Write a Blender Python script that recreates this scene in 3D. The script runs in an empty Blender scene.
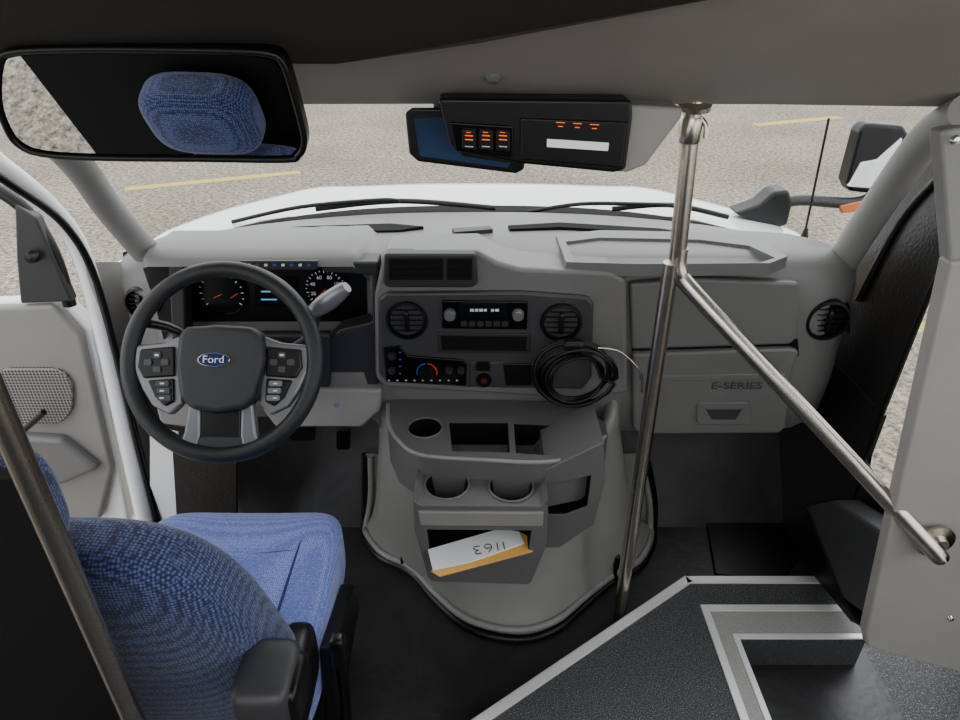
import bpy, bmesh, math, random
from mathutils import Vector, Matrix
random.seed(3)
# ---------------------------------------------------------------- camera calibration (metres, x right, y forward, z up, cab floor z=0)
H=1.55; TH=math.radians(30); F=665.0
CO,SI=math.cos(TH),math.sin(TH)
def ray(px,py):
    a=(px-480)/F; b=(py-360)/F
    return Vector((a, CO-b*SI, -SI-b*CO))
O=Vector((0,0,H))
# photo measurements taken onto known real planes of the cab
def PY(px,py,Y): d=ray(px,py); return O+d*(Y/d.y)
def PZ(px,py,z): d=ray(px,py); return O+d*((z-H)/d.z)
def PX(px,py,x): d=ray(px,py); return O+d*(x/d.x)
def DP(p): return p.y*CO+(H-p.z)*SI
def px2m(n,p): return n*DP(p)/F
def lin(c): 
    f=lambda v: v/12.92 if v<=0.04045 else ((v+0.055)/1.055)**2.4
    return tuple(f(x/255.0) for x in c)+(1,)
# ---------------------------------------------------------------- materials
def mat(name,rgb,rough=0.5,metal=0.0,bump=0.0,bscale=300,var=0.0,vscale=8,emit=None,estr=0,spec=0.5,coat=0):
    m=bpy.data.materials.new(name); m.use_nodes=True; nt=m.node_tree; b=nt.nodes['Principled BSDF']
    c=lin(rgb); b.inputs['Base Color'].default_value=c
    b.inputs['Roughness'].default_value=rough; b.inputs['Metallic'].default_value=metal
    b.inputs['Specular IOR Level'].default_value=spec
    b.inputs['Coat Weight'].default_value=coat
    tc=nt.nodes.new('ShaderNodeTexCoord')
    if var>0:
        n=nt.nodes.new('ShaderNodeTexNoise'); n.inputs['Scale'].default_value=vscale; n.inputs['Detail'].default_value=6
        nt.links.new(tc.outputs['Object'],n.inputs['Vector'])
        r=nt.nodes.new('ShaderNodeValToRGB'); r.color_ramp.elements[0].position=0.3; r.color_ramp.elements[1].position=0.7
        r.color_ramp.elements[0].color=tuple(x*(1-var) for x in c[:3])+(1,)
        r.color_ramp.elements[1].color=tuple(min(1,x*(1+var)) for x in c[:3])+(1,)
        nt.links.new(n.outputs['Fac'],r.inputs['Fac']); nt.links.new(r.outputs['Color'],b.inputs['Base Color'])
    if bump>0:
        n2=nt.nodes.new('ShaderNodeTexNoise'); n2.inputs['Scale'].default_value=bscale; n2.inputs['Detail'].default_value=3
        nt.links.new(tc.outputs['Object'],n2.inputs['Vector'])
        bp=nt.nodes.new('ShaderNodeBump'); bp.inputs['Strength'].default_value=bump; bp.inputs['Distance'].default_value=0.002
        nt.links.new(n2.outputs['Fac'],bp.inputs['Height']); nt.links.new(bp.outputs['Normal'],b.inputs['Normal'])
    if emit:
        b.inputs['Emission Color'].default_value=lin(emit); b.inputs['Emission Strength'].default_value=estr
    return m
GREY=mat('dash_grey_plastic',(106,105,104),0.40,bump=0.25,bscale=700,var=0.04)
GREYT=mat('dash_top_plastic',(94,94,96),0.5,bump=0.3,bscale=600,var=0.05)
GREYL=mat('light_grey_plastic',(132,130,127),0.5,bump=0.2,bscale=600,var=0.04)
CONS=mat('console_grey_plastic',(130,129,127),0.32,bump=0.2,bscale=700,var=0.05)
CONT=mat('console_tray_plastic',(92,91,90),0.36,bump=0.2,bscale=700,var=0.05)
DARK=mat('dark_grey_plastic',(38,38,40),0.45,bump=0.2,bscale=700)
BEZ=mat('bezel_charcoal',(56,56,58),0.42,bump=0.15,bscale=700)
BLACK=mat('black_plastic',(10,10,11),0.35,bump=0.1,spec=0.35)
GLOSS=mat('gloss_black',(5,5,6),0.15,spec=0.3)
BMAT=mat('black_matte',(7,7,8),0.8,bump=0.3,spec=0.2)
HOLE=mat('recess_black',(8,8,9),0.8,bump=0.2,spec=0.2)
FLOORM=mat('rubber_floor_black',(36,36,38),0.40,bump=1.0,bscale=30,var=0.3,vscale=14,spec=0.5)
VINYL=mat('black_vinyl_trim',(32,30,29),0.34,bump=0.5,bscale=120,var=0.15,vscale=5,spec=0.5)
WHITE=mat('white_paint',(236,238,240),0.25,coat=0.6,var=0.01)
STEEL=mat('brushed_stainless',(192,186,176),0.2,metal=1,bump=0.15,bscale=900,var=0.06,vscale=30)
ALU=mat('aluminium_trim',(222,222,222),0.38,metal=0.35,bump=0.15,var=0.05)
HEAD=mat('headliner_grey',(142,138,130),0.65,bump=0.35,bscale=500,var=0.05)
HEADD=mat('headliner_dark',(50,46,42),0.85,bump=0.5,bscale=400,spec=0.2)
PANEL=mat('partition_panel_grey',(146,143,138),0.55,bump=0.2,bscale=400,var=0.04)
PILL=mat('pillar_trim_grey',(132,131,129),0.55,bump=0.2,bscale=500,var=0.04)
TXT=mat('print_white',(215,218,222),0.5)
TXTG=mat('emboss_dark',(60,60,60),0.5)
AMB=mat('amber_glow',(255,110,40),0.4,emit=(255,95,25),estr=0.8)
LCDW=mat('lcd_white_strip',(225,230,232),0.3,emit=(225,230,235),estr=0.3)
CYAN=mat('lcd_cyan',(110,180,220),0.3,emit=(110,180,230),estr=0.45)
LCD=mat('lcd_dark',(8,14,18),0.15,spec=0.3)
RED=mat('needle_red',(190,60,30),0.4,emit=(190,60,30),estr=0.15)
BLUEM=mat('blue_mark',(40,90,150),0.4)
FORDB=mat('emblem_blue',(12,32,88),0.2,coat=0.8)
CHROME=mat('chrome',(215,218,222),0.12,metal=1)
SATIN=mat('satin_silver_plastic',(122,123,126),0.35,metal=0.5)
MIRR=mat('mirror_glass',(225,228,230),0.01,metal=1)
PAPER=mat('white_paper',(232,238,238),0.8,var=0.01)
MANILA=mat('manila_envelope',(226,172,88),0.8,var=0.05)
INK=mat('ink_black',(12,12,16),0.7)
SCRB=mat('screen_blue_grey',(44,64,96),0.1,var=0.2,vscale=10)
LABELY=mat('yellow_paint',(192,166,84),0.85,bump=0.5,var=0.3,vscale=30)
def asphalt():
    m=bpy.data.materials.new('worn_asphalt'); m.use_nodes=True; nt=m.node_tree; b=nt.nodes['Principled BSDF']
    b.inputs['Roughness'].default_value=0.95; b.inputs['Specular IOR Level'].default_value=0.2
    tc=nt.nodes.new('ShaderNodeTexCoord')
    n=nt.nodes.new('ShaderNodeTexNoise'); n.inputs['Scale'].default_value=0.5; n.inputs['Detail'].default_value=8
    n3=nt.nodes.new('ShaderNodeTexNoise'); n3.inputs['Scale'].default_value=19; n3.inputs['Detail'].default_value=7; n3.inputs['Roughness'].default_value=0.75
    v=nt.nodes.new('ShaderNodeTexVoronoi'); v.inputs['Scale'].default_value=50
    for k in (v,n,n3): nt.links.new(tc.outputs['Object'],k.inputs['Vector'])
    r=nt.nodes.new('ShaderNodeValToRGB'); e=r.color_ramp.elements
    e[0].position=0.37; e[0].color=lin((84,78,70)); e[1].position=0.62; e[1].color=lin((176,167,152))
    nt.links.new(n3.outputs['Fac'],r.inputs['Fac'])
    r2=nt.nodes.new('ShaderNodeValToRGB'); e=r2.color_ramp.elements
    e[0].position=0.35; e[0].color=(0.72,0.715,0.70,1); e[1].position=0.7; e[1].color=(1.0,1.0,1.0,1)
    nt.links.new(n.outputs['Fac'],r2.inputs['Fac'])
    mx=nt.nodes.new('ShaderNodeMix'); mx.data_type='RGBA'; mx.blend_type='MULTIPLY'; mx.inputs[0].default_value=1
    nt.links.new(r.outputs['Color'],mx.inputs[6]); nt.links.new(r2.outputs['Color'],mx.inputs[7])
    bw=nt.nodes.new('ShaderNodeRGBToBW'); nt.links.new(v.outputs['Color'],bw.inputs[0])
    mx2=nt.nodes.new('ShaderNodeMix'); mx2.data_type='RGBA'; mx2.blend_type='OVERLAY'; mx2.inputs[0].default_value=0.35
    nt.links.new(mx.outputs[2],mx2.inputs[6]); nt.links.new(bw.outputs[0],mx2.inputs[7])
    nt.links.new(mx2.outputs[2],b.inputs['Base Color'])
    return m
ASPH=asphalt()
def fabric(name,c1,c2,scale):
    m=bpy.data.materials.new(name); m.use_nodes=True; nt=m.node_tree; b=nt.nodes['Principled BSDF']
    b.inputs['Roughness'].default_value=0.85; b.inputs['Sheen Weight'].default_value=0.25; b.inputs['Specular IOR Level'].default_value=0.2
    tc=nt.nodes.new('ShaderNodeTexCoord')
    v=nt.nodes.new('ShaderNodeTexVoronoi'); v.inputs['Scale'].default_value=scale; v.inputs['Randomness'].default_value=0.35
    nt.links.new(tc.outputs['Object'],v.inputs['Vector'])
    r=nt.nodes.new('ShaderNodeValToRGB'); e=r.color_ramp.elements
    e[0].position=0.2; e[0].color=lin(c1); e[1].position=0.6; e[1].color=lin(c2)
    nt.links.new(v.outputs['Distance'],r.inputs['Fac']); nt.links.new(r.outputs['Color'],b.inputs['Base Color'])
    bp=nt.nodes.new('ShaderNodeBump'); bp.inputs['Strength'].default_value=0.4; bp.inputs['Distance'].default_value=0.001
    nt.links.new(v.outputs['Distance'],bp.inputs['Height']); nt.links.new(bp.outputs['Normal'],b.inputs['Normal'])
    return m
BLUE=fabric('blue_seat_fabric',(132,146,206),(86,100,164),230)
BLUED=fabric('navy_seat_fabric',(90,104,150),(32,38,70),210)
SEAM=mat('seam_navy',(40,48,98),0.8,spec=0.2)
def speck():
    m=bpy.data.materials.new('speckled_step_vinyl'); m.use_nodes=True; nt=m.node_tree; b=nt.nodes['Principled BSDF']
    b.inputs['Roughness'].default_value=0.6
    tc=nt.nodes.new('ShaderNodeTexCoord'); v=nt.nodes.new('ShaderNodeTexNoise'); v.inputs['Scale'].default_value=420; v.inputs['Detail'].default_value=1
    nt.links.new(tc.outputs['Object'],v.inputs['Vector'])
    r=nt.nodes.new('ShaderNodeValToRGB'); e=r.color_ramp.elements
    e[0].position=0.56; e[0].color=lin((46,47,49)); e[1].position=0.72; e[1].color=lin((140,142,146))
    nt.links.new(v.outputs['Fac'],r.inputs['Fac']); nt.links.new(r.outputs['Color'],b.inputs['Base Color'])
    return m
SPECK=speck()
SPECKL=mat('grit_insert',(150,150,146),0.8,bump=0.6,bscale=500,var=0.25,vscale=300)
def grille_mat():
    m=bpy.data.materials.new('perforated_grille'); m.use_nodes=True; nt=m.node_tree; b=nt.nodes['Principled BSDF']
    b.inputs['Roughness'].default_value=0.5
    tc=nt.nodes.new('ShaderNodeTexCoord'); v=nt.nodes.new('ShaderNodeTexVoronoi'); v.inputs['Scale'].default_value=110; v.inputs['Randomness'].default_value=0
    nt.links.new(tc.outputs['Object'],v.inputs['Vector'])
    r=nt.nodes.new('ShaderNodeValToRGB'); e=r.color_ramp.elements
    e[0].position=0.4; e[0].color=lin((40,40,40)); e[1].position=0.5; e[1].color=lin((140,138,136))
    nt.links.new(v.outputs['Distance'],r.inputs['Fac']); nt.links.new(r.outputs['Color'],b.inputs['Base Color'])
    return m
GRIL=grille_mat()
def glassm():
    m=bpy.data.materials.new('window_glass'); m.use_nodes=True; nt=m.node_tree
    for n in list(nt.nodes): nt.nodes.remove(n)
    o=nt.nodes.new('ShaderNodeOutputMaterial'); t=nt.nodes.new('ShaderNodeBsdfTransparent'); g=nt.nodes.new('ShaderNodeBsdfGlossy')
    g.inputs['Roughness'].default_value=0.02; t.inputs['Color'].default_value=(0.96,0.97,0.96,1)
    mx=nt.nodes.new('ShaderNodeMixShader'); mx.inputs[0].default_value=0.03
    nt.links.new(t.outputs[0],mx.inputs[1]); nt.links.new(g.outputs[0],mx.inputs[2]); nt.links.new(mx.outputs[0],o.inputs[0])
    return m
GLASS=glassm()
# ---------------------------------------------------------------- geometry helpers
PARENT={}
def mk(name,verts,faces,material,parent=None,bevel=0,seg=3,smooth=False,angle=35,sub=0,label=None,cat=None,kind=None):
    me=bpy.data.meshes.new(name); me.from_pydata([tuple(v) for v in verts],[],faces)
    bm=bmesh.new(); bm.from_mesh(me); bmesh.ops.recalc_face_normals(bm,faces=bm.faces); bm.to_mesh(me); bm.free()
    ob=bpy.data.objects.new(name,me); bpy.context.collection.objects.link(ob)
    me.materials.append(material)
    fin(ob,bevel,seg,smooth,angle,sub)
    if parent: PARENT[ob.name]=parent
    if label: ob['label']=label
    if cat: ob['category']=cat
    if kind: ob['kind']=kind
    return ob
def fin(ob,bevel=0,seg=3,smooth=False,angle=35,sub=0):
    me=ob.data
    if smooth or sub or bevel:
        for p in me.polygons: p.use_smooth=True
        if not sub: me.set_sharp_from_angle(angle=math.radians(angle))
    if bevel:
        b=ob.modifiers.new('bevel','BEVEL'); b.width=bevel; b.segments=seg; b.limit_method='ANGLE'; b.angle_limit=math.radians(35); b.harden_normals=True
    if sub:
        s=ob.modifiers.new('sub','SUBSURF'); s.levels=sub; s.render_levels=sub
def empty(name,loc,label,cat,group=None):
    e=bpy.data.objects.new(name,None); e.location=loc; e.empty_display_size=0.05
    bpy.context.collection.objects.link(e); e['label']=label; e['category']=cat
    if group: e['group']=group
    return e
def prism(name,poly,ext,material,parent=None,**k):
    ext=Vector(ext); n=len(poly); poly=[Vector(p) for p in poly]
    v=poly+[p+ext for p in poly]
    f=[tuple(range(n)),tuple(reversed(range(n,2*n)))]+[(i,(i+1)%n,(i+1)%n+n,i+n) for i in range(n)]
    return mk(name,v,f,material,parent,**k)
def pyp(name,pix,Y,d,material,parent=None,**k):
    return prism(name,[PY(x,y,Y) for x,y in pix],(0,d,0),material,parent,**k)
def pzp(name,pix,z,d,material,parent=None,**k):
    return prism(name,[PZ(x,y,z) for x,y in pix],(0,0,d),material,parent,**k)
def box(name,x0,x1,y0,y1,z0,z1,material,parent=None,**k):
    return prism(name,[(x0,y0,z0),(x1,y0,z0),(x1,y1,z0),(x0,y1,z0)],(0,0,z1-z0),material,parent,**k)
def rrect(cx,cy,w,h,r,n=5):
    pts=[]
    for sx,sy,a0 in ((1,1,0),(-1,1,90),(-1,-1,180),(1,-1,270)):
        for i in range(n+1):
            a=math.radians(a0+90*i/n); pts.append((cx+sx*(w/2-r)+r*math.cos(a),cy+sy*(h/2-r)+r*math.sin(a)))
    return pts
def basis(axis):
    n=Vector(axis).normalized(); r=Vector((1,0,0)) if abs(n.x)<0.9 else Vector((0,1,0))
    u=(r-n*r.dot(n)).normalized(); return u,n.cross(u),n
def lathe(name,c,axis,prof,material,parent=None,seg=40,closed=False,**k):
    u,v,n=basis(axis); c=Vector(c); V=[];Fc=[]
    m=len(prof); openc=k.pop('openc',False)
    for r,h in prof:
        for i in range(seg):
            a=2*math.pi*i/seg; V.append(c+u*(r*math.cos(a))+v*(r*math.sin(a))+n*h)
    for j in range(m-1 if not closed else m):
        for i in range(seg):
            a=j*seg+i; b=j*seg+(i+1)%seg; j2=((j+1)%m)*seg
            Fc.append((a,b,j2+(i+1)%seg,j2+i))
    if not closed and not openc:
        if prof[0][0]>1e-3: Fc.append(tuple(range(seg)))
        if prof[-1][0]>1e-3: Fc.append(tuple((m-1)*seg+i for i in range(seg)))
    k.setdefault('smooth',True)
    ob=mk(name,V,Fc,material,parent,**k)
    bm=bmesh.new(); bm.from_mesh(ob.data); bmesh.ops.remove_doubles(bm,verts=bm.verts,dist=1e-6); bmesh.ops.recalc_face_normals(bm,faces=bm.faces); bm.to_mesh(ob.data); bm.free()
    return ob
def torus(name,c,axis,R,r,material,parent=None,seg=64,rs=14,sy=1.0,**k):
    prof=[(R+r*math.cos(2*math.pi*i/rs),r*sy*math.sin(2*math.pi*i/rs)) for i in range(rs)]
    return lathe(name,c,axis,prof,material,parent,seg=seg,closed=True,angle=80,**k)
def cr(pts,n=8,closed=False):
    P=[Vector(p) for p in pts]; out=[]; N=len(P)
    rng=range(N) if closed else range(N-1)
    for i in rng:
        g=(lambda j:P[j%N]) if closed else (lambda j:P[max(0,min(N-1,j))])
        p0,p1,p2,p3=g(i-1),g(i),g(i+1),g(i+2)
        for s in range(n):
            t=s/n; out.append(0.5*((2*p1)+(p2-p0)*t+(2*p0-5*p1+4*p2-p3)*t*t+(3*p1-p0-3*p2+p3)*t**3))
    if not closed: out.append(P[-1])
    return out
def tube(name,pts,r,material,parent=None,seg=14,smoothn=0,closed=False,**k):
    P=cr(pts,smoothn,closed) if smoothn else [Vector(p) for p in pts]
    N=len(P); R=r if callable(r) else (lambda t:r); V=[];Fc=[]
    T=[]
    for i in range(N):
        if closed: t=P[(i+1)%N]-P[i-1]
        else: t=P[min(i+1,N-1)]-P[max(i-1,0)]
        T.append(t.normalized())
    u,_,_=basis(T[0])
    for i in range(N):
        u=(u-T[i]*u.dot(T[i])).normalized(); w=T[i].cross(u)
        rr=R(i/(N-1))
        for s in range(seg):
            a=2*math.pi*s/seg; V.append(P[i]+u*(rr*math.cos(a))+w*(rr*math.sin(a)))
    for i in range(N if closed else N-1):
        for s in range(seg):
            i2=(i+1)%N; Fc.append((i*seg+s,i*seg+(s+1)%seg,i2*seg+(s+1)%seg,i2*seg+s))
    if not closed: Fc+= [tuple(range(seg)),tuple((N-1)*seg+s for s in range(seg))]
    return mk(name,V,Fc,material,parent,smooth=True,angle=60,**k)
def sbox(name,c,size,n,material,parent=None,deform=None,res=14,**k):
    bm=bmesh.new(); bmesh.ops.create_cube(bm,size=2); bmesh.ops.subdivide_edges(bm,edges=bm.edges,cuts=res,use_grid_fill=True)
    c=Vector(c)
    for v in bm.verts:
        p=v.co; s=(abs(p.x)**n+abs(p.y)**n+abs(p.z)**n)**(1/n); q=p/s
        if deform: q=deform(q)
        v.co=c+Vector((q.x*size[0]/2,q.y*size[1]/2,q.z*size[2]/2))
    me=bpy.data.meshes.new(name); bm.to_mesh(me); bm.free()
    for p in me.polygons:p.use_smooth=True
    ob=bpy.data.objects.new(name,me); bpy.context.collection.objects.link(ob); me.materials.append(material)
    if parent: PARENT[ob.name]=parent
    return ob
def cut(ob,cutters):
    bev=None
    for m in list(ob.modifiers):
        if m.type=='BEVEL': bev=m.width
        ob.modifiers.remove(m)
    for c in cutters:
        for m in list(c.modifiers): c.modifiers.remove(m)
        b=ob.modifiers.new('b','BOOLEAN'); b.operation='DIFFERENCE'; b.object=c; b.solver='EXACT'; b.material_mode='TRANSFER'
    dg=bpy.context.evaluated_depsgraph_get(); dg.update()
    me=bpy.data.meshes.new_from_object(ob.evaluated_get(dg)); ob.modifiers.clear(); ob.data=me
    for c in cutters:
        PARENT.pop(c.name,None); bpy.data.objects.remove(c)
    for p in me.polygons: p.use_smooth=True
    me.set_sharp_from_angle(angle=math.radians(35))
    if bev:
        b=ob.modifiers.new('bevel','BEVEL'); b.width=bev; b.segments=2; b.limit_method='ANGLE'; b.angle_limit=math.radians(40); b.harden_normals=True
def text(name,s,size,origin,u,v,material,parent=None,ext=0.0008,sx=1.0):
    cu=bpy.data.curves.new(name,'FONT'); cu.body=s; cu.size=size; cu.align_x='CENTER'; cu.align_y='CENTER'; cu.extrude=ext
    o=bpy.data.objects.new(name,cu); bpy.context.collection.objects.link(o)
    dg=bpy.context.evaluated_depsgraph_get(); me=bpy.data.meshes.new_from_object(o.evaluated_get(dg)); bpy.data.objects.remove(o)
    u=Vector(u).normalized(); v=Vector(v).normalized(); n=u.cross(v)
    for x in me.vertices: x.co=Vector(origin)+u*(x.co.x*sx)+v*x.co.y+n*x.co.z
    ob=bpy.data.objects.new(name,me); bpy.context.collection.objects.link(ob); me.materials.clear(); me.materials.append(material)
    if parent: PARENT[ob.name]=parent
    return ob
UX=Vector((1,0,0)); UZ=Vector((0,0,1))
# ================================================================ SETTING
ground=mk('ground',[(-30,-8,-0.8),(30,-8,-0.8),(30,45,-0.8),(-30,45,-0.8)],[(0,1,2,3)],ASPH,kind='structure',label='worn gravelly asphalt parking lot')
def pline(nm,a,b,w):
    A=PZ(*a,-0.797); B=PZ(*b,-0.797); d=(B-A).normalized(); n=Vector((-d.y,d.x,0))*w/2
    mk(nm,[A-n,B-n,B+n,A+n],[(0,1,2,3)],LABELY,kind='structure',label='faded yellow painted parking line on asphalt')
pline('trim_1',(125,189),(300,172),0.18); pline('trim_2',(755,125),(840,117),0.24)
pline('trim_3',(880,336),(1000,310),0.12)
box('floor',-0.96,1.02,0.3,1.62,-0.04,0,FLOORM,kind='structure')
mk('wall_front',[(-0.96,1.6,0),(1.02,1.6,0),(1.02,1.85,0.35),(-0.96,1.85,0.35),(-0.96,1.9,0.6),(1.02,1.9,0.6)],[(0,1,2,3),(3,2,5,4)],FLOORM,kind='structure')
# passenger body behind the camera: floor, roof and side walls with window bands
box('floor_rear',-1.15,1.15,-3.0,0.25,-0.04,0.0,SPECK,kind='structure')
box('ceiling_rear',-1.15,1.15,-3.0,0.55,2.05,2.1,PANEL,kind='structure')
box('wall_left_rear',-1.17,-1.15,-3.0,.30,0,.85,PANEL,kind='structure')
box('wall_left_upper',-1.17,-1.15,-3.0,.30,1.65,2.1,PANEL,kind='structure')
box('wall_right_rear',1.15,1.17,-3.0,.2,0,.85,PANEL,kind='structure')
box('wall_right_upper',1.15,1.17,-3.0,.2,1.65,2.1,PANEL,kind='structure')
box('entry_light_block',1.45,1.47,.2,1.36,-.16,.8,VINYL,kind='structure')  # added dark screen beside the entry, keeps open sky off the lower tread
box('wall_rear',-1.15,1.15,-3.05,-3.0,0,2.1,PANEL,kind='structure')
for i,y in enumerate((-2.1,-1.2,-.3)):
    box('trim_%d'%(11+i),-1.17,-1.15,y,y+.09,.85,1.65,BLACK,kind='structure')
    box('trim_%d'%(14+i),1.15,1.17,y,y+.09,.85,1.65,BLACK,kind='structure')
prof=[(1.25,1.362),(1.235,1.356),(1.05,1.445),(0.85,1.535),(0.55,1.70),(0.55,2.05),(0.60,2.05),(0.62,1.74),(1.0,1.52),(1.27,1.40)]
xs=[-1.0,-0.5,0,0.5,1.0]
V=[];Fc=[]
for x in xs:
    for y,z in prof: V.append((x,y-0.05*(abs(x))**3,z))
m=len(prof)
for i in range(len(xs)-1):
    for j in range(m): Fc.append((i*m+j,i*m+(j+1)%m,(i+1)*m+(j+1)%m,(i+1)*m+j))
Fc+=[tuple(range(m)),tuple((len(xs)-1)*m+j for j in range(m))]
mk('ceiling',V,Fc,HEAD,kind='structure',smooth=True,angle=30,label='grey moulded over-cab header panel')
mk('ceiling_cab',[(-0.9,1.24,1.41),(0.9,1.24,1.41),(0.82,1.36,1.40),(-0.82,1.36,1.40),(-0.9,1.24,1.45),(0.9,1.24,1.45),(0.82,1.36,1.44),(-0.82,1.36,1.44)],
   [(0,1,2,3),(4,5,6,7),(0,1,5,4),(1,2,6,5),(2,3,7,6),(3,0,4,7)],HEAD,kind='structure')
mk('trim_4',[(-1.0,0.99,1.455),(-0.20,1.02,1.448),(0.0,0.95,1.480),(0.3,0.84,1.54),(0.6,0.56,1.68),(-1.0,0.5,1.70)],[(0,1,2,3,4,5)],HEADD,kind='structure',label='dark felt strip on the header').location=(0,-0.012,-0.004)
for i,(x,y) in enumerate([(493,77),(955,90)]):
    d=ray(x,y)
    t=(1.356+0.481*1.235-H)/(d.z+0.481*d.y); c=O+d*t
    lathe('screw',c,(0,-0.43,-0.9),[(0.0001,0.010),(0.008,0.009),(0.0135,0.004),(0.014,-0.004)],SATIN,label='round grey screw cap on the header panel',cat='screw',seg=24)
def pillar(nm,pts,r,material=PILL):
    return tube(nm,pts,r,material,seg=16,smoothn=6,kind='structure')
pillar('trim_5',[PY(968,112,1.12),PY(928,138,1.24),PY(882,200,1.42),PY(842,262,1.55)],lambda t:0.030+0.006*t)
pillar('trim_6',[PY(30,120,1.08),PY(78,165,1.2),PY(112,212,1.4),PY(155,262,1.55)],lambda t:0.024+0.010*t)
V=[];Fc=[];N=16
for i in range(N+1):
    s=-1+2*i/N
    V.append((s*0.86,1.89-0.30*abs(s)**2.3,0.965)); V.append((s*0.78,1.37-0.13*abs(s)**2,1.40))
for i in range(N): Fc.append((2*i,2*i+2,2*i+3,2*i+1))
mk('window_1',V,Fc,GLASS,kind='structure',smooth=True,label='wide curved windshield glass')
R=[PX(x,y,0.99) for x,y in [(842,262),(935,150),(1010,120),(1010,560),(905,600),(800,560),(795,470)]]
wr=prism('wall_right',R,(0.004,0,0),VINYL,kind='structure',label='black moulded side wall trim with door window')
op=[(869,466),(873,440),(932,292),(942,281),(958,280),(985,300),(985,420),(916,490),(899,502),(882,490)]
op3=[PX(x,y,0.99) for x,y in op]
c=prism('c',[p-Vector((.05,0,0)) for p in op3],(0.2,0,0),BLACK)
cut(wr,[c])
tube('trim_7',[p-Vector((.004,0,0)) for p in op3],0.006,BLACK,seg=8,smoothn=3,closed=True,kind='structure',label='black rubber window seal')
prism('window_2',[p+Vector((0.006,0,0)) for p in op3],(0.002,0,0),GLASS,kind='structure')
box('wall_right_lower',.985,.995,1.34,1.95,0,.62,VINYL,kind='structure')
tube('trim_17',[PX(858,300,.985),PX(900,222,.985),PX(938,178,.985)],.008,VINYL,seg=8,smoothn=5,kind='structure')
pk=empty('kick_panel',(0.93,1.3,0.0),'black moulded plastic kick cover beside the step','trim panel')
prism('body',[PX(x,y,0.90) for x,y in [(806,506),(832,500),(893,540),(880,590),(868,618),(842,600)]],(0.078,0,0),BEZ,pk,bevel=0.012)
prism('base_flange',[PX(x,y,0.895) for x,y in [(790,548),(806,506),(842,600),(866,630),(850,622)]],(0.08,0,0),BLACK,pk,bevel=0.006)
pzp('floor_mat',[(706,524),(745,512),(790,520),(800,560),(780,582),(715,576)],0.001,0.010,BLACK,bevel=0.003,label='black ribbed rubber pad on the cab floor',cat='floor mat')
JX=-0.95
def pxs(pts,x): return [PX(a,b,x) for a,b in pts]
pillar('trim_8',[PX(-30,140,-0.98),PX(0,166,JX),PX(48,205,JX),PX(80,250,JX),PX(103,330,JX),PX(125,430,JX),PX(146,525,JX)],0.022,WHITE)
pillar('trim_9',[PX(-30,158,-0.95),PX(10,184,-0.93),PX(62,222,-0.93),PX(92,270,-0.93),PX(115,350,-0.92),PX(138,445,-0.92),PX(160,528,-0.92)],0.009,BLACK)
prism('wall_left',pxs([(150,262),(88,262),(108,330),(132,430),(156,528),(215,530),(205,420),(160,330)],-0.93),(-0.012,0,0),GREYL,kind='structure')
pyp('baseboard_left',[(150,430),(176,436),(180,530),(150,540)],1.42,0.02,WHITE,kind='structure')
pyp('trim_10',[(172,440),(236,450),(236,560),(178,540)],1.415,0.02,VINYL,kind='structure')
# ================================================================ OPEN CAB DOOR
dr=empty('cab_door',(-1.3,1.45,0.05),'open white cab door with grey inner panel','door')
pyp('door_shell',[(-120,308),(60,300),(92,330),(128,520),(110,600),(-120,600)],1.53,0.05,WHITE,dr,bevel=0.01)
pyp('inner_panel',[(-110,312),(52,305),(80,335),(112,470),(100,520),(-110,560)],1.50,0.03,GREYL,dr,bevel=0.012)
pyp('armrest',[(-110,430),(60,440),(98,470),(60,486),(-110,500)],1.47,0.04,GREY,dr,bevel=0.015)
pyp('speaker_grille',rrect(30,397,84,56,22),1.488,0.014,GRIL,dr,bevel=0.003)
pyp('mirror_cover',[(14,204),(36,218),(72,302),(20,304),(16,260)],1.50,0.03,DARK,dr,bevel=0.006)
lathe('knob',PY(34,256,1.49),(0,-1,0),[(0.0001,0.02),(0.012,0.018),(0.015,0.0)],BLACK,dr,seg=20)
tube('window_frame',[PY(70,305,1.52),PY(52,250,1.52),PY(20,205,1.52),PY(-30,180,1.52),PY(-110,170,1.52)],0.016,BLACK,dr,smoothn=5)
tube('lock_lever',[PY(22,432,1.45),PY(44,412,1.44)],0.008,BLACK,dr)
# ================================================================ HOOD AND OUTSIDE
V=[];Fc=[];nx,ny=28,18
for j in range(ny+1):
    t=j/ny; Y=1.99+0.85*t
    w=0.99-0.10*t
    for i in range(nx+1):
        s=-1+2*i/nx; x=s*w
        z=0.925+0.012*math.exp(-((abs(s)-0.6)/0.10)**2)-0.05*abs(s)**5-0.62*max(0,(Y-2.22)/0.66)**2*0.5
        yy=Y-0.30*abs(s)**2.6*(1-0.1*t)
        V.append((x,yy,z))
for j in range(ny):
    for i in range(nx):
        a=j*(nx+1)+i; Fc.append((a,a+1,a+nx+2,a+nx+1))
hd=mk('hood',V,Fc,WHITE,smooth=True,angle=80,label='white painted vehicle hood beyond the windshield',cat='hood')
V=[];Fc=[]
for i in range(nx+1):
    s=-1+2*i/nx
    yb=1.915-0.30*abs(s)**2.4
    V+= [(s*0.90,yb,0.93-0.03*abs(s)**4),(s*0.90,yb+0.075,0.945-0.04*abs(s)**4)]
for i in range(nx): Fc.append((2*i,2*i+2,2*i+3,2*i+1))
cowl=mk('cowl_grille',V,Fc,BMAT,smooth=True,label='black plastic cowl grille at windshield base',cat='cowl')
s_=cowl.modifiers.new('s','SOLIDIFY'); s_.thickness=0.012
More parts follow.
